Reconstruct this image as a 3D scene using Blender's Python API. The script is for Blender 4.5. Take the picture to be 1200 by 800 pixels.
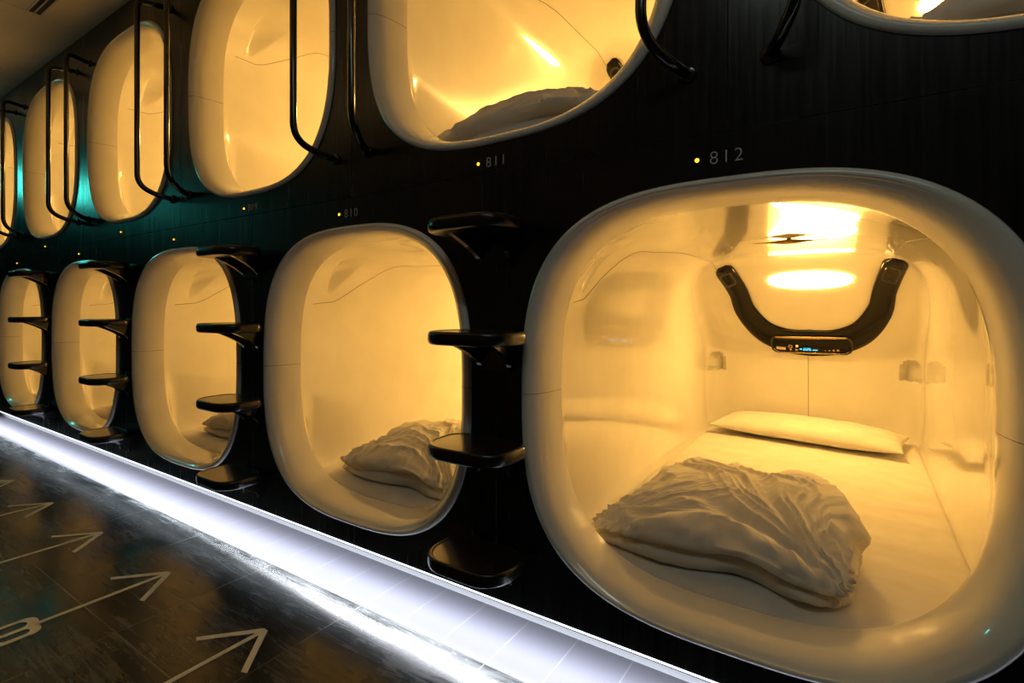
import bpy, bmesh, math, random
from mathutils import Vector, noise, Matrix
from mathutils.bvhtree import BVHTree

# ------------------------------------------------------------------ clear
for o in list(bpy.data.objects):
    bpy.data.objects.remove(o, do_unlink=True)
sc = bpy.context.scene
col = sc.collection
R = math.radians
random.seed(4)

# ------------------------------------------------------------------ camera (metres; wall face is the plane y = 0, floor z = 0)
CAM_D, CAM_Z = 1.12, 0.905
YAW = 0.5854
FPX = 611.0
cam = bpy.data.cameras.new('camera')
cam.sensor_width = 36.0
cam.lens = 36.0 * FPX / 1200.0
cam.shift_y = -(400 - 360) / 1200.0
cam.clip_start = 0.02
camo = bpy.data.objects.new('camera', cam)
col.objects.link(camo)
camo.location = (0, -CAM_D, CAM_Z)
camo.rotation_euler = (R(90), 0, YAW)
sc.camera = camo

# ------------------------------------------------------------------ world, view, large lights
w = bpy.data.worlds.new('world'); sc.world = w
w.use_nodes = True
w.node_tree.nodes['Background'].inputs[0].default_value = (0.6, 0.75, 0.8, 1)
w.node_tree.nodes['Background'].inputs[1].default_value = 0.004
sc.view_settings.view_transform = 'Standard'
sc.view_settings.look = 'None'
sc.view_settings.exposure = 0.0
sc.view_settings.gamma = 1.0
sc.view_settings.use_curve_mapping = False

LAMP_COL = (1.0, 0.545, 0.125)
LAMP_STR = 90.0
LED_STR = 3.5


def area(name, loc, rot, sx, sy, power, color, spread=180):
    l = bpy.data.lights.new(name, 'AREA')
    l.shape = 'RECTANGLE'; l.size = sx; l.size_y = sy
    l.energy = power; l.color = color; l.spread = R(spread)
    o = bpy.data.objects.new(name, l); col.objects.link(o)
    o.location = loc; o.rotation_euler = rot
    return o


# teal light over the far end of the corridor
area('teal_corridor_light', (-7.7, -0.95, 2.28), (0, R(-90), 0), 0.26, 0.5, 6.0, (0.08, 1.0, 0.85))
# weak neutral ceiling light on the camera's side of the corridor
area('corridor_ceiling_light', (0.2, -1.35, 2.40), (0, 0, 0), 1.2, 0.12, 4.2, (0.86, 1.0, 0.92))
area('warm_ceiling_fill', (-2.9, -1.62, 1.95), (R(180), 0, 0), 3.4, 0.08, 5.5, (1.0, 0.66, 0.28))  # added upward fill out of view, brightens and warms the ceiling
# LED beam below the capsule wall
area('plinth_led_beam', (-1.6, 0.030, 0.131), (R(-4), 0, 0), 8.6, 0.016, 74, (0.90, 0.93, 1.0), 126)


# ------------------------------------------------------------------ materials
def new_mat(name):
    m = bpy.data.materials.new(name); m.use_nodes = True
    nt = m.node_tree
    return m, nt, nt.nodes['Principled BSDF']


def setp(b, **k):
    for a, v in k.items():
        b.inputs[a.replace('_', ' ')].default_value = v


def noise_tex(nt, scale=(1, 1, 1), s=5, detail=4, rough=0.5, loc=(0, 0, 0), dist=0.0):
    tc = nt.nodes.new('ShaderNodeTexCoord')
    mp = nt.nodes.new('ShaderNodeMapping')
    mp.inputs['Scale'].default_value = scale
    mp.inputs['Location'].default_value = loc
    n = nt.nodes.new('ShaderNodeTexNoise')
    n.inputs['Scale'].default_value = s
    n.inputs['Detail'].default_value = detail
    n.inputs['Roughness'].default_value = rough
    n.inputs['Distortion'].default_value = dist
    nt.links.new(tc.outputs['Object'], mp.inputs['Vector'])
    nt.links.new(mp.outputs[0], n.inputs['Vector'])
    return n, mp


def ramp(nt, src, stops):
    r = nt.nodes.new('ShaderNodeValToRGB')
    el = r.color_ramp.elements
    while len(el) < len(stops):
        el.new(0.5)
    for e, (p, c) in zip(el, stops):
        e.position = p
        e.color = (c[0], c[1], c[2], 1) if isinstance(c, tuple) else (c, c, c, 1)
    nt.links.new(src, r.inputs[0])
    return r


def bump(nt, b, src, strength, dist=0.001):
    bp = nt.nodes.new('ShaderNodeBump')
    bp.inputs['Strength'].default_value = strength
    bp.inputs['Distance'].default_value = dist
    nt.links.new(src, bp.inputs['Height'])
    nt.links.new(bp.outputs[0], b.inputs['Normal'])


def plain(name, c, rough=0.5, metal=0.0, spec=0.5, coat=0.0, em=None, es=0.0):
    m, nt, b = new_mat(name)
    n, _ = noise_tex(nt, s=8, detail=3)
    r = ramp(nt, n.outputs[0], [(0.3, tuple(x * 0.94 for x in c)), (0.7, c)])
    nt.links.new(r.outputs[0], b.inputs['Base Color'])
    setp(b, Roughness=rough, Metallic=metal)
    b.inputs['Specular IOR Level'].default_value = spec
    b.inputs['Coat Weight'].default_value = coat
    b.inputs['Coat Roughness'].default_value = 0.04
    if em:
        b.inputs['Emission Color'].default_value = (*em, 1)
        b.inputs['Emission Strength'].default_value = es
    return m


M = {}
M['gelcoat'] = plain('white gloss gelcoat', (0.88, 0.85, 0.78), 0.25, coat=1.0)
M['rim'] = plain('white gloss rim', (0.88, 0.85, 0.77), 0.25, coat=0.9)
M['joint'] = plain('joint line', (0.12, 0.10, 0.07), 0.6)
M['black_gloss'] = plain('black gloss plastic', (0.010, 0.009, 0.008), 0.12, coat=0.3)
M['tread'] = plain('black moulded tread', (0.010, 0.009, 0.008), 0.26, spec=0.4, coat=0.12)
M['console'] = plain('console black', (0.006, 0.005, 0.004), 0.10, spec=0.2)
M['black_tube'] = plain('black painted tube', (0.010, 0.010, 0.010), 0.18, coat=0.5)
M['panel_black'] = plain('console face', (0.004, 0.004, 0.004), 0.06, spec=0.25)
M['brass'] = plain('warm metal', (0.55, 0.40, 0.22), 0.25, 1.0)
M['lamp'] = plain('lamp lens', (0.9, 0.8, 0.6), 0.4, em=LAMP_COL, es=LAMP_STR)
M['lamp_mid'] = plain('lamp lens brighter', (0.9, 0.8, 0.6), 0.4, em=LAMP_COL, es=LAMP_STR * 1.15)
M['lamp_high'] = plain('lamp lens brightest', (0.9, 0.8, 0.6), 0.4, em=LAMP_COL, es=LAMP_STR * 1.6)
M['cyan'] = plain('cyan digits', (0.0, 0.3, 0.4), 0.4, em=(0.06, 0.55, 0.9), es=2.2)
M['orange_led'] = plain('orange led', (0.5, 0.1, 0.0), 0.4, em=(1.0, 0.22, 0.02), es=6.0)
M['amber_led'] = plain('amber led', (0.5, 0.3, 0.0), 0.4, em=(1.0, 0.48, 0.02), es=3.5)
M['ivory_label'] = plain('ivory label', (0.75, 0.6, 0.4), 0.5)
M['grey_print'] = plain('grey print', (0.75, 0.70, 0.70), 0.5, em=None)
M['led_strip'] = plain('white led strip', (0.9, 0.9, 0.95), 0.4, em=(0.88, 0.93, 1.0), es=LED_STR)
M['alu'] = plain('brushed aluminium', (0.55, 0.57, 0.60), 0.35, 1.0)
M['plinth'] = plain('grey plinth', (0.38, 0.39, 0.42), 0.5)
M['arrow'] = plain('cream floor paint', (0.85, 0.84, 0.70), 0.55)
M['vent_dark'] = plain('vent dark', (0.01, 0.01, 0.01), 0.6)
M['vent_frame'] = plain('vent frame', (0.55, 0.53, 0.46), 0.5)

# cotton
m, nt, b = new_mat('white cotton'); M['cotton'] = m
n, _ = noise_tex(nt, s=14, detail=4)
r = ramp(nt, n.outputs[0], [(0.3, (0.70, 0.66, 0.60)), (0.7, (0.76, 0.73, 0.68))])
nt.links.new(r.outputs[0], b.inputs['Base Color'])
n2, _ = noise_tex(nt, s=420, detail=2)
bump(nt, b, n2.outputs[0], 0.25, 0.0006)
setp(b, Roughness=0.92); b.inputs['Specular IOR Level'].default_value = 0.2
b.inputs['Sheen Weight'].default_value = 0.15

m, nt, b = new_mat('duvet cotton'); M['duvet'] = m
n, _ = noise_tex(nt, s=10, detail=4)
r = ramp(nt, n.outputs[0], [(0.3, (0.70, 0.67, 0.62)), (0.7, (0.78, 0.75, 0.69))])
nt.links.new(r.outputs[0], b.inputs['Base Color'])
n2, _ = noise_tex(nt, s=300, detail=2)
bump(nt, b, n2.outputs[0], 0.3, 0.0006)
setp(b, Roughness=0.9); b.inputs['Specular IOR Level'].default_value = 0.2

# black wall panels, vertical grain
m, nt, b = new_mat('black satin panel'); M['wall'] = m
n, _ = noise_tex(nt, (30, 1, 1.2), 3, 6, 0.6)
r = ramp(nt, n.outputs[0], [(0.3, (0.004, 0.004, 0.004)), (0.75, (0.012, 0.012, 0.012))])
nt.links.new(r.outputs[0], b.inputs['Base Color'])
r2 = ramp(nt, n.outputs[0], [(0.25, 0.16), (0.8, 0.32)])
nt.links.new(r2.outputs[0], b.inputs['Roughness'])
bump(nt, b, n.outputs[0], 0.10, 0.002)
b.inputs['Specular IOR Level'].default_value = 0.5

# floor
m, nt, b = new_mat('worn black gloss floor tiles'); M['floor'] = m
tc = nt.nodes.new('ShaderNodeTexCoord')
mp = nt.nodes.new('ShaderNodeMapping')
mp.inputs['Location'].default_value = (1.72, 0.055, 0)
nt.links.new(tc.outputs['Object'], mp.inputs['Vector'])
br = nt.nodes.new('ShaderNodeTexBrick')
br.offset = 0.0; br.squash = 1.0
br.inputs['Scale'].default_value = 1.0
br.inputs['Mortar Size'].default_value = 0.0016
br.inputs['Mortar Smooth'].default_value = 0.3
br.inputs['Brick Width'].default_value = 0.465
br.inputs['Row Height'].default_value = 0.465
br.inputs['Color1'].default_value = (0, 0, 0, 1); br.inputs['Color2'].default_value = (0.0, 0.0, 0.0, 1)
br.inputs['Mortar'].default_value = (1, 1, 1, 1)
nt.links.new(mp.outputs[0], br.inputs['Vector'])
# broad worn clouds
nc, _ = noise_tex(nt, (1, 1.6, 1), 2.4, 7, 0.62, dist=0.6)
# directional wipe marks
nw, _ = noise_tex(nt, (1.2, 14, 1), 3.0, 8, 0.68, dist=1.2)
# scratches
ns, mps = noise_tex(nt, (2.0, 60, 1), 3.0, 3, 0.5, dist=0.3)
mps.inputs['Rotation'].default_value = (0, 0, 0.5)
mx = nt.nodes.new('ShaderNodeMath'); mx.operation = 'MULTIPLY'
nt.links.new(nc.outputs[0], mx.inputs[0]); nt.links.new(nw.outputs[0], mx.inputs[1])
rs = ramp(nt, ns.outputs[0], [(0.66, 0.0), (0.72, 1.0)])
base = ramp(nt, mx.outputs[0], [(0.14, (0.008, 0.010, 0.010)), (0.28, (0.030, 0.036, 0.037)), (0.40, (0.085, 0.095, 0.097))])
mixs = nt.nodes.new('ShaderNodeMix'); mixs.data_type = 'RGBA'; mixs.blend_type = 'MIX'
sf = nt.nodes.new('ShaderNodeMath'); sf.operation = 'MULTIPLY'; sf.inputs[1].default_value = 0.25
nt.links.new(rs.outputs[0], sf.inputs[0]); nt.links.new(sf.outputs[0], mixs.inputs['Factor'])
nt.links.new(base.outputs[0], mixs.inputs['A']); mixs.inputs['B'].default_value = (0.16, 0.17, 0.17, 1)
mixm = nt.nodes.new('ShaderNodeMix'); mixm.data_type = 'RGBA'
nt.links.new(br.outputs['Color'], mixm.inputs['Factor'])
nt.links.new(mixs.outputs['Result'], mixm.inputs['A']); mixm.inputs['B'].default_value = (0.16, 0.16, 0.15, 1)
nt.links.new(mixm.outputs['Result'], b.inputs['Base Color'])
rr = ramp(nt, mx.outputs[0], [(0.12, 0.12), (0.40, 0.36)])
nt.links.new(rr.outputs[0], b.inputs['Roughness'])
bump(nt, b, nw.outputs[0], 0.035, 0.002)
b.inputs['Specular IOR Level'].default_value = 0.45

# pale border tiles along the foot of the wall
m, nt, b = new_mat('pale border tiles'); M['border'] = m
tc = nt.nodes.new('ShaderNodeTexCoord'); sx = nt.nodes.new('ShaderNodeSeparateXYZ')
nt.links.new(tc.outputs['Object'], sx.inputs[0])
ad = nt.nodes.new('ShaderNodeMath'); ad.operation = 'ADD'; ad.inputs[1].default_value = 1.72 + 46.5
dv_ = nt.nodes.new('ShaderNodeMath'); dv_.operation = 'DIVIDE'; dv_.inputs[1].default_value = 0.155
fr_ = nt.nodes.new('ShaderNodeMath'); fr_.operation = 'FRACT'
nt.links.new(sx.outputs[0], ad.inputs[0]); nt.links.new(ad.outputs[0], dv_.inputs[0]); nt.links.new(dv_.outputs[0], fr_.inputs[0])
rj = ramp(nt, fr_.outputs[0], [(0.0, (0.10, 0.10, 0.12)), (0.012, (0.060, 0.060, 0.073))])
rj.color_ramp.interpolation = 'CONSTANT'
nt.links.new(rj.outputs[0], b.inputs['Base Color'])
setp(b, Roughness=0.35)

M['ceiling'] = plain('matt warm ceiling', (0.78, 0.72, 0.58), 0.85)
M['dark_wall'] = plain('dark corridor wall', (0.02, 0.022, 0.022), 0.55)


# ------------------------------------------------------------------ helpers
def link_mesh(name, verts, faces, mat, parent=None, smooth=True, mats=None, fmat=None):
    me = bpy.data.meshes.new(name)
    me.from_pydata([tuple(v) for v in verts], [], faces)
    me.update()
    for mm in (mats or [mat]):
        me.materials.append(mm)
    if fmat:
        for p, i in zip(me.polygons, fmat):
            p.material_index = i
    if smooth:
        for p in me.polygons:
            p.use_smooth = True
    o = bpy.data.objects.new(name, me); col.objects.link(o)
    if parent is not None:
        o.parent = parent
    return o


def from_bm(name, bm, mat, parent=None, smooth=False):
    me = bpy.data.meshes.new(name)
    bm.to_mesh(me); bm.free()
    me.materials.append(mat)
    if smooth:
        for p in me.polygons:
            p.use_smooth = True
    o = bpy.data.objects.new(name, me); col.objects.link(o)
    if parent is not None:
        o.parent = parent
    return o


def tag(o, label=None, cat=None, group=None, kind=None):
    if label: o['label'] = label
    if cat: o['category'] = cat
    if group: o['group'] = group
    if kind: o['kind'] = kind
    return o


def empty(name, loc, rz=0):
    o = bpy.data.objects.new(name, None); col.objects.link(o)
    o.empty_display_size = 0.1
    o.location = loc; o.rotation_euler = (0, 0, rz)
    return o


def kids(o):
    return [c for c in bpy.data.objects if c.parent == o]


def copy_tree(o, parent=None):
    c = o.copy(); col.objects.link(c); c.parent = parent
    for ch in kids(o):
        copy_tree(ch, c)
    return c


def add_box(bm, x0, x1, y0, y1, z0, z1, bev=0.0):
    mt = Matrix.Translation(((x0 + x1) / 2, (y0 + y1) / 2, (z0 + z1) / 2)) @ Matrix.Diagonal((x1 - x0, y1 - y0, z1 - z0, 1))
    r = bmesh.ops.create_cube(bm, size=1, matrix=mt)
    if bev:
        es = list({e for v in r['verts'] for e in v.link_edges})
        bmesh.ops.bevel(bm, geom=es, offset=bev, segments=2, affect='EDGES', profile=0.7)


def tube(verts, faces, pts, rad, seg=12, cap=True):
    """append a tube along pts to verts/faces lists"""
    base = len(verts)
    n = len(pts)
    up = Vector((0, 0, 1))
    prev = None
    for i, p in enumerate(pts):
        t = (pts[min(i + 1, n - 1)] - pts[max(i - 1, 0)]).normalized()
        if prev is None:
            a = up if abs(t.z) < 0.9 else Vector((1, 0, 0))
            nrm = (a - t * a.dot(t)).normalized()
        else:
            nrm = (prev - t * prev.dot(t)).normalized()
        prev = nrm
        bi = t.cross(nrm)
        r_ = rad[i] if isinstance(rad, (list, tuple)) else rad
        for k in range(seg):
            a = 2 * math.pi * k / seg
            verts.append(p + (nrm * math.cos(a) + bi * math.sin(a)) * r_)
    for i in range(n - 1):
        for k in range(seg):
            a = base + i * seg + k; b_ = base + i * seg + (k + 1) % seg
            faces.append((a, b_, b_ + seg, a + seg))
    if cap:
        faces.append(tuple(base + k for k in range(seg))[::-1])
        faces.append(tuple(base + (n - 1) * seg + k for k in range(seg)))


def fillet(pts, r, seg=8):
    out = [pts[0]]
    for i in range(1, len(pts) - 1):
        a, b_, c = pts[i - 1], pts[i], pts[i + 1]
        d1 = (a - b_).normalized(); d2 = (c - b_).normalized()
        rr_ = r[i - 1] if isinstance(r, (list, tuple)) else r
        p1 = b_ + d1 * rr_; p2 = b_ + d2 * rr_
        for k in range(seg + 1):
            t = k / seg
            out.append(p1 * (1 - t) ** 2 + b_ * 2 * t * (1 - t) + p2 * t * t)
    out.append(pts[-1])
    return out


def sstep(x, a, b_):
    t = min(1, max(0, (x - a) / (b_ - a)))
    return t * t * (3 - 2 * t)


def polar(th, a, b_, n, nb=None):
    c, s = math.cos(th), math.sin(th)
    e = nb if (nb and s < 0) else n
    r_ = (abs(c / a) ** e + abs(s / b_) ** e) ** (-1.0 / e)
    return r_ * c, r_ * s


# ------------------------------------------------------------------ layout
PITCH = 1.146
CX0 = -0.219            # centre of capsule 812
ZL, ZU = 0.6865, 1.8205  # opening centres of the lower and the upper row
A0, B0, N0 = 0.492, 0.4835, 2.9
Z_CEIL = 2.445
Z_WALL0 = 0.139
Z_MID = 1.262
lower_x = [CX0 - PITCH * j for j in range(5)]
upper_x = [CX0 - PITCH * (j + 0.5) for j in range(-1, 5)]
X_LEFT, X_RIGHT = -8.6, 2.3
Y_BACK = -1.75

# ------------------------------------------------------------------ structure: capsule wall
NT = 160


def wall_cell(vs, fs, x0, x1, z0, z1, cx=None, cz=None):
    g = 0.0012
    x0 += g; x1 -= g; z0 += g; z1 -= g
    base = len(vs)
    if cx is None:
        vs += [(x0, 0, z0), (x1, 0, z0), (x1, 0, z1), (x0, 0, z1)]
        fs.append((base, base + 1, base + 2, base + 3))
        return
    # angles with the four corners included
    ang = [2 * math.pi * k / NT for k in range(NT)]
    for (x, z) in ((x0, z0), (x1, z0), (x1, z1), (x0, z1)):
        ang.append(math.atan2(z - cz, x - cx) % (2 * math.pi))
    ang = sorted(set(ang))
    n = len(ang)
    for t in ang:
        x, z = polar(t, A0 - 0.006, B0 - 0.006, N0)
        vs.append((cx + x, 0, cz + z))
    for t in ang:
        c, s = math.cos(t), math.sin(t)
        k = 1e9
        if c > 1e-9: k = min(k, (x1 - cx) / c)
        if c < -1e-9: k = min(k, (x0 - cx) / c)
        if s > 1e-9: k = min(k, (z1 - cz) / s)
        if s < -1e-9: k = min(k, (z0 - cz) / s)
        vs.append((cx + c * k, 0, cz + s * k))
    for i in range(n):
        j = (i + 1) % n
        fs.append((base + i, base + j, base + n + j, base + n + i))


vs, fs = [], []
for cx in lower_x:
    wall_cell(vs, fs, cx - PITCH / 2, cx + PITCH / 2, Z_WALL0, Z_MID, cx, ZL)
for cx in upper_x:
    wall_cell(vs, fs, cx - PITCH / 2, cx + PITCH / 2, Z_MID, Z_CEIL, cx, ZU)
xl = lower_x[-1] - PITCH / 2; xu = upper_x[-1] - PITCH / 2
wall_cell(vs, fs, X_LEFT, xl, Z_WALL0, Z_MID); wall_cell(vs, fs, X_LEFT, xu, Z_MID, Z_CEIL)
wall_cell(vs, fs, lower_x[0] + PITCH / 2, X_RIGHT, Z_WALL0, Z_MID)
wall_cell(vs, fs, upper_x[0] + PITCH / 2, X_RIGHT, Z_MID, Z_CEIL)
# bottom return
b0 = len(vs)
vs += [(X_LEFT, 0, Z_WALL0), (X_RIGHT, 0, Z_WALL0), (X_RIGHT, 0.20, Z_WALL0), (X_LEFT, 0.20, Z_WALL0)]
fs.append((b0, b0 + 1, b0 + 2, b0 + 3))
tag(link_mesh('wall_back', vs, fs, M['wall'], smooth=False), kind='structure',
    label='glossy black capsule wall with two rows of rounded openings')


def slab(name, x0, x1, y0, y1, z0, z1, mat):
    bm = bmesh.new(); add_box(bm, x0, x1, y0, y1, z0, z1)
    return tag(from_bm(name, bm, mat), kind='structure')


slab('floor', X_LEFT, X_RIGHT, Y_BACK, -0.056, -0.05, 0.0, M['floor'])
slab('trim_2', X_LEFT, X_RIGHT, -0.055, 0.17, -0.05, 0.0, M['border'])
slab('ceiling', X_LEFT, X_RIGHT, Y_BACK, 0.05, Z_CEIL, Z_CEIL + 0.05, M['ceiling'])
slab('wall_front', X_LEFT, X_RIGHT, Y_BACK - 0.05, Y_BACK, 0, Z_CEIL, M['dark_wall'])
slab('wall_left', X_LEFT - 0.05, X_LEFT, Y_BACK, 0.2, 0, Z_CEIL, M['dark_wall'])
slab('wall_right', X_RIGHT, X_RIGHT + 0.05, Y_BACK, 0.2, 0, Z_CEIL, M['dark_wall'])
slab('baseboard_back', X_LEFT, X_RIGHT, 0.165, 0.19, 0.0, Z_WALL0, M['plinth'])

# led strip under the wall edge
led = empty('led_strip_light', (-3.0, 0.0, Z_WALL0 - 0.004))
tag(led, 'continuous white LED strip glowing along the bottom edge of the black capsule wall', 'light strip')
bm = bmesh.new(); add_box(bm, -5.5, 5.2, -0.0025, 0.0005, 0.0008, 0.0030, 0.0)
from_bm('diffuser', bm, M['led_strip'], led)
bm = bmesh.new(); add_box(bm, -5.5, 5.2, 0.001, 0.004, -0.004, 0.003, 0.0)
from_bm('channel', bm, M['alu'], led)

# ------------------------------------------------------------------ capsule prototype (local origin: centre of opening on the wall plane)
Y_LIP = 0.12


def capsule_rim():
    prof = [(0.004, 0.02), (0.0, 0.0), (0.0, -0.003), (0.003, -0.008), (0.009, -0.011), (0.015, -0.010), (0.020, -0.0085),
            (0.023, -0.006), (0.029, -0.002), (0.037, 0.007), (0.045, 0.021), (0.0505, 0.038), (0.055, 0.060), (0.058, 0.082), (0.0597, 0.098), (0.060, 0.104), (0.060, 0.117)]
    e = 0.0016
    ang = sorted([2 * math.pi * (k + 0.5) / NT for k in range(NT)] + [e, 2 * math.pi - e, math.pi - e, math.pi + e])
    n = len(ang); vs, fs, fm = [], [], []
    for (ins, y) in prof:
        for t in ang:
            f_ = ins / 0.060
            x, z = polar(t, A0 - ins * (0.061 / 0.06), B0 - ins * (0.041 / 0.06), N0)
            if ins < 0.02:
                x, z = polar(t, A0 - ins, B0 - ins, N0)
            vs.append((x - 0.010 * (ins / 0.06) ** 2, y, z))
    for i in range(len(prof) - 1):
        for k in range(n):
            a = i * n + k; b_ = i * n + (k + 1) % n
            fs.append((a, b_, b_ + n, a + n))
            tm = (ang[k] + (ang[(k + 1) % n] if k + 1 < n else ang[0] + 2 * math.pi)) / 2
            fm.append(1 if (abs(math.sin(tm)) < 0.0008) else 0)
    return vs, fs, fm


SH_N = 320


def shell_point(y, t, shrink=1.0, ease=None):
    k1 = sstep(y, 0.116, 0.20); k2 = (1 - (1 - min(1, max(0, (y - 0.116) / 0.55))) ** 2)
    lo = sstep(-math.sin(t), 0.25, 0.65)
    k = k1 * lo + k2 * (1 - lo)
    a = 0.431 + (0.487 - 0.431) * k
    bb = 0.443 + (0.476 - 0.443) * k
    n = 2.9 + (4.4 - 2.9) * k2
    nb = 2.9 + (8.0 - 2.9) * sstep(y, 0.12, 0.20)
    cz = -0.0215 * k1 * lo - 0.0215 * k2 * (1 - lo)
    rr_ = 0.13
    yb = 2.07
    if y > yb - rr_:
        q = (y - (yb - rr_)) / rr_
        d = rr_ * (1 - math.sqrt(max(0, 1 - q * q)))
        a -= d; bb -= d
    x, z = polar(t, a, bb, n, nb)
    x *= shrink; z *= shrink
    # dart shaped dimples high on both side walls near the opening
    if abs(x) > 0.28 and 0.14 < y < 0.5 and z > 0.2:
        hh = max(0.0, (z + cz - 0.265) / 0.19)
        yf = 0.225; wd = 0.03 + 0.17 * hh
        u = (y - yf) / wd
        if hh > 0 and 0 <= u < 1:
            dd = 0.085 * min(1, hh) * min(1, u / 0.10) * (1 - u)
            x += math.copysign(dd * sstep(abs(x), 0.30, 0.40), x)
    z += cz
    # the head end leans forward above mid height
    lean = 1.2 * (math.sqrt(z * z + 0.003) + z) / 2
    y2 = y - lean * sstep(y, 0.95, 1.95)
    return Vector((x - 0.010, y2, z))


def capsule_shell():
    ys = [0.116, 0.128, 0.134, 0.142, 0.15] + [0.16 + 0.008 * i for i in range(50)]
    y = ys[-1]
    while y < 1.75:
        y += 0.06; ys.append(y)
    ys += [1.82, 1.88, 1.92]
    ys += [2.07 - 0.13 + 0.13 * math.sin(math.pi / 2 * i / 14) for i in range(15)]
    ang = [2 * math.pi * (k + 0.5) / SH_N for k in range(SH_N)]
    vs, fs = [], []
    for y in ys:
        for t in ang:
            vs.append(shell_point(y, t))
    nr = len(ys)
    for s_ in [1 - i / 40 for i in range(1, 40)]:
        for t in ang:
            vs.append(shell_point(2.07, t, s_))
        nr += 1
    n = SH_N
    for i in range(nr - 1):
        for k in range(n):
            a = i * n + k; b_ = i * n + (k + 1) % n
            fs.append((a, b_, b_ + n, a + n))
    vs.append(shell_point(2.07, 0, 0.0))
    c = len(vs) - 1
    for k in range(n):
        fs.append(((nr - 1) * n + k, (nr - 1) * n + (k + 1) % n, c))
    return vs, fs


sv, sf_ = capsule_shell()
BV = BVHTree.FromPolygons([tuple(v) for v in sv], sf_)


def back(x, z):
    """surface point and inward normal of the head end at local (x, z)"""
    h = BV.ray_cast(Vector((x, 0.9, z)), Vector((0, 1, 0)))
    if h[0] is None:
        h = BV.find_nearest(Vector((x, 1.7, z)))
    nn = h[1].copy()
    if nn.dot(Vector((x, 0.9, z - 0.0)) - h[0]) < 0:
        nn.negate()
    return h[0], nn


def near(p):
    h = BV.find_nearest(p)
    nn = h[1].copy()
    c = Vector((0, h[0].y, 0))
    if nn.dot(c - h[0]) < 0:
        nn.negate()
    return h[0], nn


pod = empty('sleeping_capsule', (0, 0, 0))
rv, rf, rm = capsule_rim()
link_mesh('rim', rv, rf, None, pod, True, [M['rim'], M['joint']], rm)

# niches: open the shell where the two cup niches go
NZ, NW, NH = -0.085, 0.060, 0.112
NANG = R(33)


def nframe(sg):
    dr = Vector((sg * math.sin(NANG), math.cos(NANG), 0)); lat = Vector((sg * math.cos(NANG), -math.sin(NANG), 0))
    return Vector((-0.010 + sg * 0.452, 2.03, NZ - NH / 2)), dr, lat


def nsurf(sg, px, pz):
    c_, dr, lat = nframe(sg)
    o_ = c_ + lat * px + Vector((0, 0, pz)) - dr * 0.45
    h = BV.ray_cast(o_, dr)
    if h[0] is None: h = BV.find_nearest(c_ + lat * px + Vector((0, 0, pz)))
    return h[0], -dr


def in_niche(p, grow=0.0):
    if p.y < 1.6: return False
    sg = 1 if p.x > 0 else -1
    c_, dr, lat = nframe(sg)
    x = (p - c_).dot(lat); z = p.z - c_.z
    if abs((p - c_).dot(dr)) > 0.3: return False
    if abs(x) > NW + grow or z < -grow: return False
    zc = NH - NW
    return z < zc or (x * x + (z - zc) ** 2) < (NW + grow) ** 2


sf2 = []
for f in sf_:
    c = Vector((0, 0, 0))
    for i in f: c += sv[i]
    c /= len(f)
    if not in_niche(c, -0.002):
        sf2.append(f)
sverts = list(sv); fm = [0] * len(sf2)


def seam(pts, rad=0.0012):
    global sverts, sf2, fm
    n0 = len(sf2)
    tube(sverts, sf2, pts, rad, 6, False)
    fm += [1] * (len(sf2) - n0)


# vertical seam on the head end
seam([back(0.0, -0.44 + 0.012 * i)[0] for i in range(36)])
# horizontal seam: low near the opening, climbs to the ceiling, runs back to the console
for sg in (-1, 1):
    pts = []
    for i in range(90):
        y = 0.14 + i * (1.50 / 89)
        if y < 0.26: z = 0.255
        else: z = 0.255 + 0.215 * sstep(y, 0.24, 0.62)
        if y > 0.62:
            q = sstep(y, 0.60, 1.0)
            tgt = Vector((sg * (0.43 - 0.06 * q), y, 0.47 + 0.02 * q))
        else:
            tgt = Vector((sg * 0.52, y, z)) if z < 0.40 else Vector((sg * (0.52 - 0.09 * (z - 0.40) / 0.07), y, z))
        pts.append(near(tgt)[0])
    seam(pts, 0.0011)
link_mesh('shell', sverts, sf2, None, pod, True, [M['gelcoat'], M['joint']], fm)

# niche pockets
for sg in (-1, 1):
    outl = []
    for i in range(5):
        outl.append((-NW + 2 * NW * i / 4, 0))
    zc = NH - NW
    for i in range(0, 17):
        a = math.pi * i / 16
        outl.append((NW * math.cos(a), zc + NW * math.sin(a)))
    n = len(outl); vs, fs = [], []
    levels = [(0.010, 1.07, -0.0005), (0.0, 1.0, 0.0022), (-0.004, 0.97, -0.004), (-0.010, 0.93, -0.05), (-0.012, 0.75, -0.056)]
    for li, (gr, scl, dep) in enumerate(levels):
        for (x, z) in outl:
            px = x * scl; pz = (z - NH * 0.4) * scl + NH * 0.4
            h, nn = nsurf(sg, px, pz)
            p = h + nn * dep
            vs.append(p)
    for li in range(len(levels) - 1):
        for k in range(n):
            fs.append((li * n + k, li * n + (k + 1) % n, (li + 1) * n + (k + 1) % n, (li + 1) * n + k))
    fs.append(tuple((len(levels) - 1) * n + k for k in range(n)))
    link_mesh('niche', vs, fs, M['gelcoat'], pod)


# U shaped console band
def surf(x, z, h):
    p, nn = back(x, z)
    return p + nn * h


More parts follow.
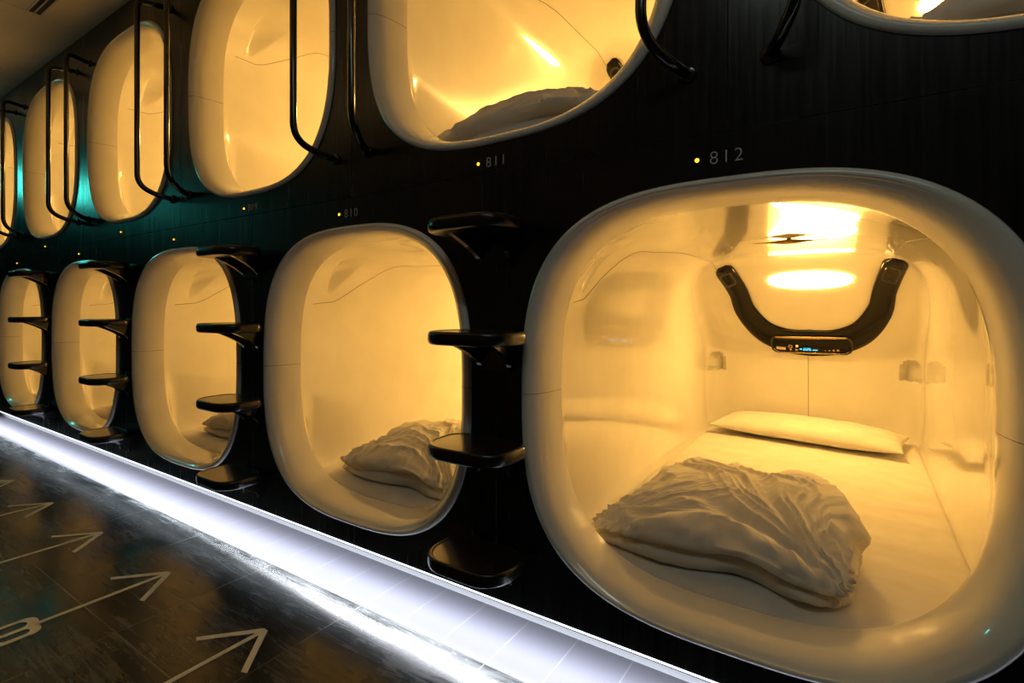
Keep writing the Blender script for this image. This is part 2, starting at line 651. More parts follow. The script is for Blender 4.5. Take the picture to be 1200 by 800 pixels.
def band_path(t):
    """centre line of the U, t in -1..1"""
    P = [(-0.342, 0.412), (-0.302, 0.30), (-0.284, 0.20), (-0.218, 0.098), (-0.115, 0.045), (0.0, 0.034),
         (0.115, 0.045), (0.218, 0.098), (0.284, 0.20), (0.302, 0.30), (0.335, 0.412)]
    P = [(a + 0.018, b_) for a, b_ in P]
    u = (t + 1) / 2 * (len(P) - 1)
    i = min(int(u), len(P) - 2); f_ = u - i
    g = lambda k: Vector(P[max(0, min(len(P) - 1, k))])
    p0, p1, p2, p3 = g(i - 1), g(i), g(i + 1), g(i + 2)
    return 0.5 * ((2 * p1) + (p2 - p0) * f_ + (2 * p0 - 5 * p1 + 4 * p2 - p3) * f_ ** 2 + (3 * p1 - p0 - 3 * p2 + p3) * f_ ** 3)


def band_xy(t, u):
    p = band_path(t); d = (band_path(min(1, t + 0.01)) - band_path(max(-1, t - 0.01))).normalized()
    nrm = Vector((-d.y, d.x))
    wd = 0.046 + 0.024 * (1 - min(1, abs(t) * 1.3)) ** 1
    if abs(t) > 0.95:
        wd *= max(0.45, math.sqrt(max(0.0, 1 - ((abs(t) - 0.95) / 0.05) ** 2 * 0.8)))
    return p + nrm * (u * wd)


con = None
vs, fs = [], []
NTB, NU = 90, 12
prof = [(-1.0, -0.004), (-1.0, 0.008), (-0.97, 0.014), (-0.88, 0.019), (-0.6, 0.022), (-0.2, 0.024), (0.2, 0.024), (0.6, 0.022), (0.88, 0.019), (0.97, 0.014), (1.0, 0.008), (1.0, -0.004)]
for i in range(NTB + 1):
    t = -1 + 2 * i / NTB
    for (u, h) in prof:
        q = band_xy(t, u)
        e_ = 1.0 if 0 < i < NTB else 0.2
        vs.append(surf(q.x, q.y, h * e_ if h > 0 else h))
npf = len(prof)
for i in range(NTB):
    for k in range(npf - 1):
        a = i * npf + k
        fs.append((a, a + 1, a + 1 + npf, a + npf))
fs.append(tuple(range(npf))); fs.append(tuple(NTB * npf + k for k in range(npf))[::-1])
con = link_mesh('console', vs, fs, M['console'], pod)


def rounded_patch(name, cx, cz, w_, h_, r_, hgt, mat, parent, follow=True, ring=None, rz=0.0):
    """rounded rectangle laid on the console surface; ring = inner scale for frames"""
    pts = []
    cx += 0.015
    for (sx, sz, a0) in ((1, 1, 0), (-1, 1, 90), (-1, -1, 180), (1, -1, 270)):
        for k in range(7):
            a = R(a0 + 90 * k / 6)
            pts.append((sx * (w_ / 2 - r_) + r_ * math.cos(a), sz * (h_ / 2 - r_) + r_ * math.sin(a)))

    def place(x, z, hh):
        xr = x * math.cos(rz) - z * math.sin(rz); zr = x * math.sin(rz) + z * math.cos(rz)
        zz = cz + zr + (0.30 * (cx + xr) ** 2 if follow else 0)
        return surf(cx + xr, zz, hh)
    vs, fs = [], []
    n = len(pts)
    if ring:
        tt = ring
        for (off, hh) in ((0, hgt - 0.003), (0, hgt), (tt, hgt), (tt, hgt - 0.003)):
            for (x, z) in pts:
                vs.append(place(x * (1 - 2 * off / w_), z * (1 - 2 * off / h_), hh))
        for li in range(3):
            for k in range(n):
                fs.append((li * n + k, li * n + (k + 1) % n, (li + 1) * n + (k + 1) % n, (li + 1) * n + k))
    else:
        for (sc_, hh) in ((1, hgt - 0.003), (1, hgt - 0.0006), (0.97, hgt), (0.66, hgt), (0.33, hgt)):
            for (x, z) in pts:
                vs.append(place(x * sc_, z * sc_, hh))
        for li in range(4):
            for k in range(n):
                fs.append((li * n + k, li * n + (k + 1) % n, (li + 1) * n + (k + 1) % n, (li + 1) * n + k))
        vs.append(place(0, 0, hgt)); c = len(vs) - 1
        for k in range(n):
            fs.append((4 * n + k, 4 * n + (k + 1) % n, c))
    return link_mesh(name, vs, fs, mat, parent)


HB = 0.0265
rounded_patch('display_panel', 0, 0.030, 0.345, 0.086, 0.030, HB, M['panel_black'], con)
rounded_patch('panel_frame', 0, 0.030, 0.370, 0.102, 0.036, HB + 0.001, M['black_gloss'], con, ring=0.007)
rounded_patch('top_trim', 0, 0.078, 0.320, 0.006, 0.003, HB + 0.004, M['brass'], con)
rounded_patch('bottom_trim', 0, -0.014, 0.31, 0.003, 0.0014, HB + 0.002, M['brass'], con)
rounded_patch('socket_label', -0.138, 0.012, 0.045, 0.017, 0.002, HB + 0.0015, M['ivory_label'], con)
# key symbol: ring and stub
rounded_patch('key_symbol', -0.093, 0.028, 0.020, 0.018, 0.0088, HB + 0.0015, M['ivory_label'], con, ring=0.0035)
rounded_patch('key_symbol', -0.093, 0.009, 0.009, 0.010, 0.002, HB + 0.0015, M['ivory_label'], con)
rounded_patch('warning_lamp', -0.062, 0.033, 0.011, 0.010, 0.005, HB + 0.002, M['orange_led'], con)
rounded_patch('button', -0.064, 0.010, 0.013, 0.006, 0.002, HB + 0.0015, M['ivory_label'], con)
for bx, s_ in ((0.066, 0.005), (0.084, 0.006), (0.102, 0.009), (0.121, 0.010)):
    rounded_patch('button', bx, 0.010, s_, s_, s_ * 0.4, HB + 0.0015, M['ivory_label'], con)
# seven segment clock digits as small bars
SEG = {'1': 'bc', '2': 'abged', '3': 'abgcd', '5': 'afgcd', '0': 'abcdef'}
seggeo = {'a': (0, 1, 1), 'g': (0, 0, 1), 'd': (0, -1, 1), 'f': (-1, .5, 0), 'b': (1, .5, 0), 'e': (-1, -.5, 0), 'c': (1, -.5, 0)}
dv, df = [], []


def seg_bar(x, z, w_, h_):
    b_ = len(dv)
    for (dx, dz) in ((-1, -1), (1, -1), (1, 1), (-1, 1)):
        X = x + dx * w_ / 2; Z = z + dz * h_ / 2 + 0.35 * (x + dx * w_ / 2) ** 2
        dv.append(surf(X, Z, HB + 0.0016))
    df.append((b_, b_ + 1, b_ + 2, b_ + 3))


for i, ch in enumerate('225'):
    ox = -0.014 + i * 0.0125
    for s_ in SEG[ch]:
        gx, gz, hor = seggeo[s_]
        seg_bar(ox + gx * 0.0042, 0.016 + gz * 0.0068, 0.0085 if hor else 0.0024, 0.0024 if hor else 0.0068)
for i in range(4):
    seg_bar(0.026 + i * 0.006, 0.012, 0.0042, 0.0058)
seg_bar(-0.030, 0.016, 0.010, 0.005)
link_mesh('clock_digits', dv, df, M['cyan'], con, False)
# end sockets on the two arms
for sg in (-1, 1):
    rounded_patch('end_socket', sg * 0.325, 0.372, 0.052, 0.050, 0.012, 0.0262, M['panel_black'], con, False, rz=sg * -0.34)
    rounded_patch('socket_frame', sg * 0.325, 0.372, 0.060, 0.058, 0.014, 0.0264, M['black_gloss'], con, False, ring=0.004, rz=sg * -0.34)

# reading lamp on the leaning head end
vs, fs = [], []
LZ = 0.345; LAx, LAz = 0.170, 0.036
NL = 48
for li, (s_, h) in enumerate(((1.0, 0.0), (1.0, 0.003), (0.97, 0.0045), (0.7, 0.006), (0.35, 0.0065))):
    for k in range(NL):
        a = 2 * math.pi * k / NL
        ex = 2 / 2.25
        x = LAx * s_ * math.copysign(abs(math.cos(a)) ** ex, math.cos(a))
        z = LZ + LAz * s_ * math.copysign(abs(math.sin(a)) ** ex, math.sin(a))
        vs.append(surf(x + 0.03, z, h))
for li in range(4):
    for k in range(NL):
        fs.append((li * NL + k, li * NL + (k + 1) % NL, (li + 1) * NL + (k + 1) % NL, (li + 1) * NL + k))
vs.append(surf(0.03, LZ, 0.0065)); c = len(vs) - 1
for k in range(NL):
    fs.append((4 * NL + k, 4 * NL + (k + 1) % NL, c))
link_mesh('lamp_lens', vs, fs, M['lamp'], pod)

# little winged metal fitting on the capsule ceiling
cpt = BV.ray_cast(Vector((0.022, 0.90, 0.2)), Vector((0, 0, 1)))[0]
vs, fs = [], []
tube(vs, fs, [cpt + Vector((-0.1125 + 0.015 * i, 0, -0.010)) for i in range(16)],
     [0.0015 + 0.008 * math.exp(-((i - 7.5) / 3.2) ** 2) for i in range(16)], 10)
ring = []
for k in range(25):
    a = 2 * math.pi * k / 24
    ring.append(cpt + Vector((0.016 * math.cos(a), 0.02 * math.sin(a), -0.014)))
tube(vs, fs, ring, 0.003, 8, False)
tube(vs, fs, [cpt + Vector((0, 0, 0.002)), cpt + Vector((0, 0, -0.012))], 0.008, 12)
link_mesh('ceiling_fitting', vs, fs, M['brass'], pod)

# ------------------------------------------------------------------ bedding prototypes (local to capsule)
MT_Z = -0.4265       # mattress top
MT_H = 0.058


def wr(p, s, seed=0.0):
    return noise.noise(Vector((p[0] * s, p[1] * s, (p[2] if len(p) > 2 else 0) * s + seed)))


def make_mattress():
    vs, fs = [], []
    nx, ny = 60, 110
    x0, x1, y0, y1 = -0.458, 0.458, 0.135, 2.02
    prof = []

    def top(x, y):
        e = 0
        dx = min(x - x0, x1 - x); dyf = y - y0; dyb = y1 - y
        for d, rr_ in ((dx, 0.030), (dyf, 0.075), (dyb, 0.03)):
            if d < rr_:
                q = 1 - d / rr_
                e += rr_ * 0.75 * (1 - math.sqrt(max(0, 1 - q * q)))
        wv = 0.0035 * wr((x * 1.0 + 0.6 * y, y * 2.2), 4.0) + 0.0016 * wr((x + y * 0.5, y * 3), 11, 3)
        fr = max(0, 1 - abs(y - 0.25) / 0.22)
        wv += 0.004 * fr * wr((x * 0.8, y * 6), 7, 9)
        return MT_Z + wv - min(e, 0.05)
    # narrow the front corners to follow the rounded lip
    def hw(y):
        return 1.0 - 0.18 * (1 - sstep(y, 0.12, 0.26)) ** 2

    for j in range(ny + 1):
        v = j / ny
        y = y0 + (y1 - y0) * (v if v > 0.2 else v * (0.6 + 2.0 * v))
        for i in range(nx + 1):
            u = i / nx
            uu = 0.5 - 0.5 * math.cos(math.pi * u); uu = 0.5 * u + 0.5 * uu
            x = x0 + (x1 - x0) * uu
            vs.append((x * hw(y), y, top(x, y)))
    W_ = nx + 1
    for j in range(ny):
        for i in range(nx):
            a = j * W_ + i
            fs.append((a, a + 1, a + 1 + W_, a + W_))
    # skirt
    loop = [i for i in range(W_)] + [j * W_ + nx for j in range(1, ny + 1)] + [ny * W_ + i for i in range(nx - 1, -1, -1)] + [j * W_ for j in range(ny - 1, 0, -1)]
    b0 = len(vs)
    for i in loop:
        x, y, z = vs[i]
        vs.append((x * 0.985, y + (0.006 if y < 0.2 else 0), MT_Z - MT_H))
    n = len(loop)
    for k in range(n):
        fs.append((loop[k], b0 + k, b0 + (k + 1) % n, loop[(k + 1) % n]))
    fs.append(tuple(b0 + k for k in range(n)))
    return vs, fs


def fold_line(u, v):
    """ridged wrinkle field, long in u, tight in v"""
    a = 1 - abs(noise.noise(Vector((u * 2.2, v * 9.0, 1.7)))) * 2.6
    b_ = 1 - abs(noise.noise(Vector((u * 3.5 + 3, v * 19.0, 5.1)))) * 2.6
    a = max(-0.2, a); b_ = max(-0.3, b_)
    return 0.72 * a * abs(a) ** 0.35 + 0.28 * b_ * abs(b_) ** 0.3


def make_duvet(seed=0.0, fan=1.0):
    """folded duvet, a flattened roll with a tucked front: outline polygon swept by a side profile"""
    # outline (x, y) in capsule coordinates, clockwise from front left tip
    poly = [(-0.385, 0.225), (-0.30, 0.185), (-0.20, 0.165), (-0.08, 0.170), (0.03, 0.165), (0.11, 0.152), (0.170, 0.165), (0.205, 0.225),
            (0.222, 0.36), (0.205, 0.50), (0.170, 0.615), (0.135, 0.685), (0.03, 0.70), (-0.10, 0.71), (-0.20, 0.705), (-0.265, 0.655), (-0.30, 0.52), (-0.345, 0.37)]
    cxp, cyp = -0.07, 0.42
    poly = [(a + 0.008 * wr((a, b_), 9, seed), b_ + 0.008 * wr((a, b_), 9, seed + 5)) for a, b_ in poly]
    N = len(poly)

    def outl(t):
        u = (t % 1.0) * N; i = int(u); f_ = u - i
        g = lambda k: Vector(poly[k % N])
        p0, p1, p2, p3 = g(i - 1), g(i), g(i + 1), g(i + 2)
        return 0.5 * ((2 * p1) + (p2 - p0) * f_ + (2 * p0 - 5 * p1 + 4 * p2 - p3) * f_ ** 2 + (3 * p1 - p0 - 3 * p2 + p3) * f_ ** 3)
    NA = 380
    vs, fs = [], []
    prof = []     # (radial scale, height fraction)
    for k in range(10):   # underside
        prof.append((0.10 + 0.80 * k / 9, 0.0, 0))
    prof += [(0.945, 0.02, 1), (0.985, 0.07, 1), (1.0, 0.15, 1), (0.99, 0.24, 1), (0.965, 0.31, 1), (0.945, 0.345, 1),
             (0.955, 0.375, 2), (0.995, 0.415, 2), (1.020, 0.47, 2), (1.022, 0.535, 2), (1.008, 0.61, 2), (0.98, 0.68, 2), (0.94, 0.745, 2), (0.885, 0.80, 2), (0.82, 0.85, 2)]
    for k in range(1, 64):
        r_ = 0.82 * (1 - k / 64)
        prof.append((r_, 0.85 + 0.15 * (1 - (r_ / 0.82) ** 1.8), 3))
    H = 0.150
    for (rs_, hf, kind) in prof:
        for j in range(NA):
            t = j / NA
            o_ = outl(t)
            d = o_ - Vector((cxp, cyp))
            front = max(0.0, min(1.0, (0.36 - o_.y) / 0.16))       # 1 on the front side
            rs2 = rs_
            if kind in (1, 2) and front < 1:
                # away from the front the side is a plain bulge
                plainr = 0.93 + 0.09 * math.sin(math.pi * min(1, hf / 0.84))
                rs2 = rs_ * front + plainr * (1 - front)
            # the lower layer stays back in the middle right of the front
            if kind == 1 and front > 0:
                g_ = math.exp(-((o_.x - 0.0) / 0.10) ** 2)
                rs2 -= 0.12 * front * g_
            if kind == 0:
                g_ = math.exp(-((o_.x - 0.0) / 0.10) ** 2) * front
                rs2 = rs_ * (1 - 0.12 * g_)
            x = cxp + d.x * rs2; y = cyp + d.y * rs2
            # height slopes: highest toward the back middle, lower to the front tips
            tip = math.exp(-(((x + 0.36) / 0.12) ** 2 + ((y - 0.24) / 0.14) ** 2)) + math.exp(-(((x - 0.19) / 0.11) ** 2 + ((y - 0.20) / 0.14) ** 2))
            hh = H * (0.90 + 0.16 * sstep(y, 0.2, 0.5) - 0.10 * sstep(y, 0.55, 0.75)) * (1 - 0.36 * min(1, tip))
            z = hf * hh
            # arch of the upper fold on the front between the tips
            if kind in (1, 2) and 0.05 < hf < 0.6:
                z += 0.020 * front * wr((o_.x, 0), 7, seed + 11) * (1 - abs(hf - 0.33) / 0.3)
                z += 0.014 * front * math.exp(-((x - 0.02) / 0.09) ** 2)
            p = Vector((x, y, z))
            # wrinkles: fan out from the front right tip
            if kind >= 1:
                qx, qy = x - 0.21, y - 0.17
                rad = math.hypot(qx, qy); an = math.atan2(qy, -qx)
                wob = 0.16 * wr((x, y, z), 4, seed) + 0.05 * wr((x, y, z), 11, seed + 1)
                fl = fold_line(rad * 0.75 + seed, an * 0.62 - z * 1.5 + wob + seed * 1.3)
                lx, ly = x + 0.38, y - 0.22
                lr = math.hypot(lx, ly); la = math.atan2(ly, lx)
                flL = fold_line(lr * 1.2 + seed + 7, la * 0.75 + z * 2.2 + wob * 1.2)
                wl = math.exp(-(lr / 0.22) ** 2)
                fine = fold_line((x + y) * 2.4, (y - 0.7 * x) * 2.6 + z * 5 + wob)
                amp = 0.028
                amp *= 0.45 + 0.55 * sstep(hf, 0.2, 0.6)
                wn = amp * ((1 - wl) * fl + wl * flL - 0.35) + 0.0036 * fine
                wn += 0.013 * wr((x, y, z), 5, seed + 4)
                edge = sstep(hf, 0.55, 0.92)
                out = Vector((d.x, d.y, 0)).normalized()
                n_ = (out * (1 - edge) + Vector((0, 0, 1)) * edge).normalized()
                tipc = math.exp(-(((x + 0.36) / 0.07) ** 2 + ((y - 0.23) / 0.07) ** 2)) + math.exp(-(((x - 0.19) / 0.08) ** 2 + ((y - 0.19) / 0.08) ** 2))
                wn += 0.005 * tipc * math.sin(math.atan2(z - 0.03, (x + y) * 0.7) * 9 + x * 40)
                p += n_ * wn
            p.z = max(p.z, 0.0) + MT_Z + 0.003
            vs.append(p)
    L = len(prof)
    for i in range(L - 1):
        for k in range(NA):
            a = i * NA + k; b_ = i * NA + (k + 1) % NA
            fs.append((a, b_, b_ + NA, a + NA))
    fs.append(tuple(range(NA))[::-1])
    fs.append(tuple((L - 1) * NA + k for k in range(NA)))
    return vs, fs


def make_pillow():
    vs, fs = [], []
    nx, ny = 90, 50
    cxp, cyp = 0.0, 1.80
    HX, HY, HZ = 0.405, 0.175, 0.062
    for side in (1, -1):
        for j in range(ny + 1):
            for i in range(nx + 1):
                u = -1 + 2 * i / nx; v = -1 + 2 * j / ny
                # pinched sides, ears at corners
                sx = 1 - 0.05 * (1 - v * v) * 0.8; sy = 1 - 0.10 * (1 - u * u) * 0.3
                x = u * HX * sx; y = v * HY * sy
                e = (1 - abs(u) ** 3.2) * (1 - abs(v) ** 2.6)
                z = HZ * max(0, e) ** 0.55
                wv = 0.006 * wr((x * 2.2, y * 4 + side), 6) + 0.003 * fold_line(x * 2 + 3, y * 2.6 + side)
                z = (z + wv * min(1, e * 3)) * (1 if side == 1 else -0.55)
                z += 0.020 * (u * 0.5 - 0.2)* (-0.3)
                ang = -0.12
                X = cxp + x * math.cos(ang) - y * math.sin(ang); Y = cyp + x * math.sin(ang) + y * math.cos(ang)
                vs.append((X, Y, MT_Z + 0.038 + z))
    W_ = nx + 1; off = W_ * (ny + 1)
    for s_ in (0, 1):
        for j in range(ny):
            for i in range(nx):
                a = s_ * off + j * W_ + i
                q = (a, a + 1, a + 1 + W_, a + W_)
                fs.append(q if s_ == 0 else q[::-1])
    return vs, fs


mattress = link_mesh('mattress', *make_mattress(), M['cotton'])
pillow = link_mesh('pillow', *make_pillow(), M['cotton'])
for o in (pillow,):
    bm = bmesh.new(); bm.from_mesh(o.data); bmesh.ops.remove_doubles(bm, verts=bm.verts, dist=0.0004); bm.to_mesh(o.data); bm.free()
duvet_a = link_mesh('folded_duvet', *make_duvet(0.0), M['duvet'])
duvet_b = link_mesh('folded_duvet', *make_duvet(4.3), M['duvet'])

# ------------------------------------------------------------------ place the capsules with bedding
LOW = [('812', 'capsule numbered 812, the large nearest one of the lower row'),
       ('810', 'lower capsule between 812 and the middle one, partly behind ladder steps'),
       ('808', 'middle one of the five capsules in the lower row'),
       ('806', 'second capsule from the left end of the lower row'),
       ('804', 'leftmost and farthest capsule of the lower row')]
UPP = [('813', 'upper capsule cut off by the top right corner'),
       ('811', 'large upper capsule directly above the number 811'),
       ('809', 'upper capsule above the number 809, behind a black rail'),
       ('807', 'third capsule from the left in the upper row'),
       ('805', 'second capsule from the left in the upper row'),
       ('803', 'upper capsule cut off by the left edge')]
who = {'812': 'lower capsule 812', '810': 'lower capsule 810', '808': 'the middle lower capsule', '806': 'the second lower capsule from the left',
       '804': 'the leftmost lower capsule', '813': 'the upper capsule at the top right corner', '811': 'the upper capsule above number 811',
       '809': 'the upper capsule above number 809', '807': 'the third upper capsule from the left', '805': 'the second upper capsule from the left',
       '803': 'the upper capsule at the left edge'}
first = True; firstb = True; firstp = True; fa = True; fb = True
spots = [(n_, lab, lower_x[i], ZL, 'l') for i, (n_, lab) in enumerate(LOW)] + [(n_, lab, upper_x[i], ZU, 'u') for i, (n_, lab) in enumerate(UPP)]
duv = {'812': (0, 0.0, 0, 0, 1), '810': (1, 0.06, 0.02, 0.0, 1), '808': (0, 0.10, 0.06, 0.05, 1), '806': (1, 0.03, 0.05, -0.05, 1), '804': (0, 0.10, 0.06, 0.05, 1),
       '811': (1, 0.03, 0.03, 0.03, 1), '813': (0, 0.02, 0.0, -0.02, 1), '805': (0, 0.06, 0.04, 0.0, 1)}
for (num, lab, x, z, row) in spots:
    p = pod if first else copy_tree(pod)
    first = False
    p.location = (x, 0, z)
    if num != '812':
        for ch in kids(p):
            if ch.name.startswith('lamp_lens'):
                ch.material_slots[0].link = 'OBJECT'
                ch.material_slots[0].material = M['lamp_mid'] if row == 'l' or num in ('811', '813') else M['lamp_high']
    tag(p, 'glossy cream ' + lab, 'sleeping capsule', 'sleeping capsules of the ' + ('lower' if row == 'l' else 'upper') + ' row')
    mm_ = mattress if firstb else mattress.copy()
    if not firstb: col.objects.link(mm_)
    firstb = False
    mm_.location = (x, 0, z)
    tag(mm_, 'white sheeted mattress inside ' + who[num], 'mattress', 'mattresses in the capsules')
    if row == 'l':
        pl = pillow if firstp else pillow.copy()
        if not firstp: col.objects.link(pl)
        firstp = False
        pl.location = (x, 0, z)
        tag(pl, 'flat white pillow at the head end of ' + who[num], 'pillow', 'pillows in the lower capsules')
    if num in duv:
        k, dx, dy, rz, s_ = duv[num]
        src = duvet_a if k == 0 else duvet_b
        used = fa if k == 0 else fb
        d = src if used else src.copy()
        if not used: col.objects.link(d)
        if k == 0: fa = False
        else: fb = False
        d.location = (x + dx, dy, z); d.rotation_euler = (0, 0, rz)
        if num == '811':
            d.scale = (1.22, 1.0, 1.25); d.location.z += 0.4235 * 0.25; d.location.x += 0.01
        tag(d, 'crumpled white folded duvet on the mattress of ' + who[num], 'duvet', 'folded duvets in the capsules')


# ------------------------------------------------------------------ ladder steps
def make_step():
    root = empty('ladder_step', (0, 0, 0))
    HWX, DY, TH = 0.122, 0.165, 0.034
    out = []
    for (cx, cy, a0) in ((HWX - 0.07, -0.012 - 0.045, 0), (-(HWX - 0.07), -0.012 - 0.045, 90), (-(HWX - 0.075), -0.012 - DY + 0.075, 180), (HWX - 0.075, -0.012 - DY + 0.075, 270)):
        rr_ = 0.07 if a0 < 180 else 0.075
        ry = 0.045 if a0 < 180 else 0.075
        for k in range(13):
            a = R(a0 + 90 * k / 12)
            out.append((cx + rr_ * math.cos(a), cy + ry * math.sin(a)))
    n = len(out)
    c = Vector((0, -0.012 - DY / 2))
    vs, fs = [], []
    prof = [(0.80, -0.0165), (0.93, -0.0165), (0.975, -0.0135), (0.997, -0.007), (1.0, 0.0), (0.995, 0.008), (0.975, 0.0140), (0.94, 0.0165), (0.90, 0.0165), (0.885, 0.0150), (0.87, 0.0150), (0.6, 0.0152), (0.3, 0.0153)]
    for (s_, z) in prof:
        for (x, y) in out:
            vs.append((c.x + (x - c.x) * s_, c.y + (y - c.y) * s_, z))
    for i in range(len(prof) - 1):
        for k in range(n):
            fs.append((i * n + k, i * n + (k + 1) % n, (i + 1) * n + (k + 1) % n, (i + 1) * n + k))
    fs.append(tuple(range(n))[::-1]); fs.append(tuple((len(prof) - 1) * n + k for k in range(n)))
    link_mesh('tread', vs, fs, M['tread'], root)
    # bracket: two curved arms and a wall plate
    for sg in (-1, 1):
        vs, fs = [], []
        rows = 12
        for i in range(rows + 1):
            q = i / rows
            yo = -0.118 * (1 - q) ** 1.7 - 0.004
            z = -0.014 - 0.078 * q
            xo = sg * (0.062 - 0.018 * q)
            th = 0.007
            vs += [Vector((xo - th, yo, z)), Vector((xo + th, yo, z)), Vector((xo + th, 0.0, z)), Vector((xo - th, 0.0, z))]
        for i in range(rows):
            for k in range(4):
                fs.append((i * 4 + k, i * 4 + (k + 1) % 4, (i + 1) * 4 + (k + 1) % 4, (i + 1) * 4 + k))
        fs.append((0, 1, 2, 3)); fs.append(tuple(rows * 4 + k for k in (3, 2, 1, 0)))
        link_mesh('bracket_arm', vs, fs, M['black_gloss'], root, False)
    bm = bmesh.new(); add_box(bm, -0.050, 0.050, -0.010, -0.0005, -0.094, -0.016, 0.003)
    from_bm('wall_plate', bm, M['black_tube'], root, False)
    return root


step = make_step()
sz_ = [1.107, 0.830, 0.552, 0.278]
hn = ['topmost', 'second from the top', 'third from the top', 'lowest']
between = ['between capsules 812 and 810', 'left of capsule 810', 'left of the middle lower capsule',
           'between the two leftmost lower capsules']
fs_ = True
for j in range(4):
    for k in range(4):
        s_ = step if fs_ else copy_tree(step)
        fs_ = False
        s_.location = (upper_x[1] - PITCH * j, 0, sz_[k])
        tag(s_, 'glossy black ladder step, %s of four %s' % (hn[k], between[j]), 'ladder step', 'ladder steps on the black wall')


# ------------------------------------------------------------------ grab rails beside the upper capsules
def make_rail(sg):
    root = empty('grab_rail', (0, 0, 0))
    xo, d = sg * 0.140, -0.116
    pts = [Vector((sg * 0.078, 0.0, 1.395)), Vector((sg * 0.100, -0.045, 1.405)), Vector((xo, d, 1.442)), Vector((xo, d, 2.262)), Vector((sg * 0.095, 0.0, 2.262))]
    pts = fillet(pts, [0.012, 0.055, 0.035], 8)
    vs, fs = [], []
    tube(vs, fs, pts, 0.0112, 16)
    link_mesh('bar', vs, fs, M['black_tube'], root)
    for (x, z) in ((sg * 0.078, 1.395), (sg * 0.095, 2.262)):
        vs, fs = [], []
        tube(vs, fs, [Vector((x, -0.0005, z)), Vector((x, -0.006, z)), Vector((x, -0.008, z))], [0.019, 0.018, 0.013], 20)
        link_mesh('mount', vs, fs, M['black_tube'], root)
    return root


rails = {-1: make_rail(-1), 1: make_rail(1)}
rdesc = ['above the number 812', 'between the upper capsules 811 and 809', 'right of the third upper capsule from the left',
         'right of the second upper capsule from the left', 'at the left photo edge']
rused = {-1: False, 1: False}
for j in range(5):
    for sg in (-1, 1):
        r_ = rails[sg] if not rused[sg] else copy_tree(rails[sg])
        rused[sg] = True
        r_.location = (CX0 - PITCH * j, 0, 0)
        tag(r_, 'black grab rail, %s of the pair %s' % ('left' if sg < 0 else 'right', rdesc[j]), 'grab rail', 'grab rails on the upper wall')


# ------------------------------------------------------------------ number labels and amber leds
def text_mesh(name, s, size, loc, rot, mat, parent=None, spacing=1.0, ext=0.0004, off=0.0):
    cu = bpy.data.curves.new(name, 'FONT')
    cu.body = s; cu.size = size; cu.extrude = ext; cu.space_character = spacing; cu.offset = off
    o = bpy.data.objects.new(name, cu); col.objects.link(o)
    o.location = loc; o.rotation_euler = rot
    dg = bpy.context.evaluated_depsgraph_get()
    me = bpy.data.meshes.new_from_object(o.evaluated_get(dg))
    col.objects.unlink(o); bpy.data.objects.remove(o)
    me.name = name
    if not me.materials: me.materials.append(mat)
    else: me.materials[0] = mat
    n = bpy.data.objects.new(name, me); col.objects.link(n)
    n.location = loc; n.rotation_euler = rot
    if parent is not None: n.parent = parent
    return n


ledpos = {}
for i, x in enumerate(lower_x): ledpos[LOW[i][0]] = (x - 0.060, 1.211)
for i, x in enumerate(upper_x):
    if i > 0: ledpos[UPP[i][0]] = (x - 0.058, 1.290)
fl = True
for num, (x, z) in ledpos.items():
    if fl:
        lo = empty('indicator_led', (x, 0, z))
        bm = bmesh.new(); bmesh.ops.create_uvsphere(bm, u_segments=16, v_segments=10, radius=0.0042)
        from_bm('bulb', bm, M['amber_led'], lo, True)
        vs, fs = [], []
        rg = [Vector((0.0058 * math.cos(2 * math.pi * k / 20), -0.001, 0.0058 * math.sin(2 * math.pi * k / 20))) for k in range(21)]
        tube(vs, fs, rg, 0.0012, 6, False)
        link_mesh('bezel', vs, fs, M['black_gloss'], lo)
        led0 = lo; fl = False
    else:
        lo = copy_tree(led0)
    lo.location = (x, -0.001, z)
    tag(lo, 'tiny amber indicator light on the wall at ' + who[num], 'indicator light', 'amber indicator lights')
for num in ('812', '811', '810', '809'):
    x, z = ledpos[num]
    t = text_mesh('number_label', num, 0.038, (x + 0.024, -0.0008, z - 0.0125), (R(90), 0, 0), M['grey_print'], spacing=1.25, off=-0.0007)
    tag(t, 'small grey number %s printed on the black wall' % num, 'number label', 'capsule numbers on the wall')


# ------------------------------------------------------------------ floor arrows
def bar2(vs, fs, a, b_, wd):
    d = (b_ - a).normalized(); n_ = Vector((-d.y, d.x)) * wd / 2
    k = len(vs)
    for p in (a + n_, a - n_, b_ - n_, b_ + n_):
        vs.append((p.x, p.y, 0))
    fs.append((k, k + 1, k + 2, k + 3))


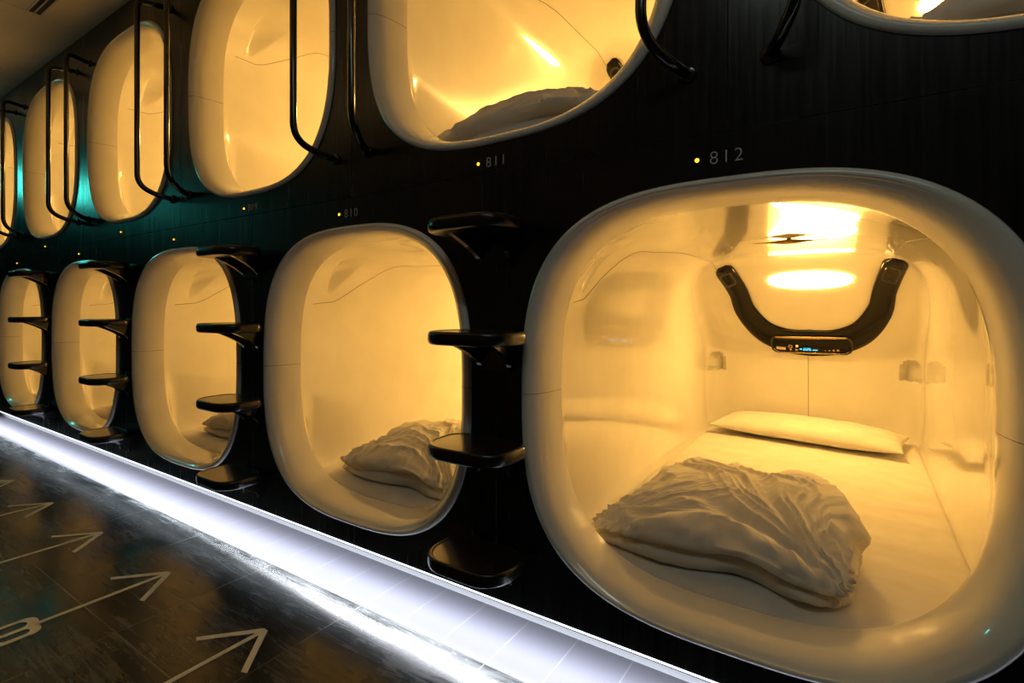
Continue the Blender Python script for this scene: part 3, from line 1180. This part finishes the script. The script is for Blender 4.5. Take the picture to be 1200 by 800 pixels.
arrow_desc = ['nearest the camera', 'with a number 8 at its tail', 'third from the camera', 'fourth from the camera', 'farthest at the left edge']
for j in range(5):
    xa = -1.385 - PITCH / 2 * j
    root = empty('floor_arrow', (xa, -0.282, 0.0006))
    vs, fs = [], []
    w_ = 0.0145
    z_ = 0.0012
    # arrow head as one polygon with thickness
    P = [(0.0095, 0.0), (0.1265, -0.1255), (0.110, -0.1255 - 0.006), (0.0072, -0.0235), (0.0072, -0.345), (-0.0072, -0.345), (-0.0072, -0.0235), (-0.110, -0.1315), (-0.1265, -0.1255), (-0.0095, 0.0)]
    n = len(P)
    vs = [(x, y, 0) for x, y in P] + [(x, y, z_) for x, y in P]
    fs = [tuple(range(n)), tuple(range(n, 2 * n))[::-1]] + [(k, (k + 1) % n, n + (k + 1) % n, n + k) for k in range(n)]
    link_mesh('arrow_shape', vs, fs, M['arrow'], root, False)
    tag(root, 'cream arrow painted on the dark floor, ' + arrow_desc[j], 'floor arrow', 'painted floor arrows')
    if j == 1:
        # figure 8, top of the digit toward +x, reading away from the wall; rounded lobes
        def lobe(cx, cy, hx, hy, r_):
            o_ = []
            for (sx, sy, a0) in ((1, 1, 0), (-1, 1, 90), (-1, -1, 180), (1, -1, 270)):
                for k in range(8):
                    a = R(a0 + 90 * k / 7)
                    o_.append((cx + sx * (hx - r_) + r_ * math.cos(a), cy + sy * (hy - r_) + r_ * math.sin(a)))
            return o_
        vs, fs = [], []
        for (cx, hx, hy) in ((0.024, 0.030, 0.056), (-0.025, 0.0335, 0.062)):
            o_ = lobe(cx, 0, hx, hy, min(hx, 0.028)); i_ = lobe(cx, 0, hx - 0.0150, hy - 0.024, hx - 0.0155)
            n = len(o_); b0 = len(vs)
            zz = 0.0012 if cx > 0 else 0.0013
            vs += [(x, y, zz) for x, y in o_] + [(x, y, zz) for x, y in i_] + [(x, y, 0) for x, y in o_]
            for k in range(n):
                fs.append((b0 + k, b0 + (k + 1) % n, b0 + n + (k + 1) % n, b0 + n + k))
                fs.append((b0 + k, b0 + (k + 1) % n, b0 + 2 * n + (k + 1) % n, b0 + 2 * n + k))
        d8 = link_mesh('numeral', vs, fs, M['arrow'], root, False)
        d8.location = (0.0, -0.345 - 0.054, 0)

# ------------------------------------------------------------------ ceiling details
v = empty('ceiling_vent', (-4.95, -0.30, Z_CEIL))
tag(v, 'small square ceiling vent with a pale frame at the left edge', 'vent')
bm = bmesh.new()
for (x0, x1, y0, y1) in ((-0.14, 0.14, -0.14, -0.125), (-0.14, 0.14, 0.125, 0.14), (-0.14, -0.125, -0.125, 0.125), (0.125, 0.14, -0.125, 0.125)):
    add_box(bm, x0, x1, y0, y1, -0.010, -0.0005, 0.001)
from_bm('frame', bm, M['vent_frame'], v)
bm = bmesh.new(); add_box(bm, -0.125, 0.125, -0.125, 0.125, -0.004, -0.0008)
from_bm('grille', bm, M['vent_dark'], v)
v.location = (-4.72, -0.28, Z_CEIL)
v = empty('slot_diffuser', (-3.585, -0.23, Z_CEIL))
tag(v, 'long narrow slot air diffuser set in the ceiling at the top left', 'air diffuser')
bm = bmesh.new()
add_box(bm, 0, 2.4, -0.030, -0.024, -0.008, -0.0005, 0.001); add_box(bm, 0, 2.4, 0.024, 0.030, -0.008, -0.0005, 0.001); add_box(bm, 0, 2.4, -0.003, 0.003, -0.006, -0.0005)
from_bm('frame', bm, M['vent_frame'], v)
bm = bmesh.new(); add_box(bm, 0, 2.4, -0.024, 0.024, -0.003, -0.0008)
from_bm('slot', bm, M['vent_dark'], v)
bm = bmesh.new(); add_box(bm, -3.60, -3.588, -1.2, -0.21, Z_CEIL - 0.004, Z_CEIL - 0.0004)
tag(from_bm('trim_1', bm, M['ceiling']), kind='structure')
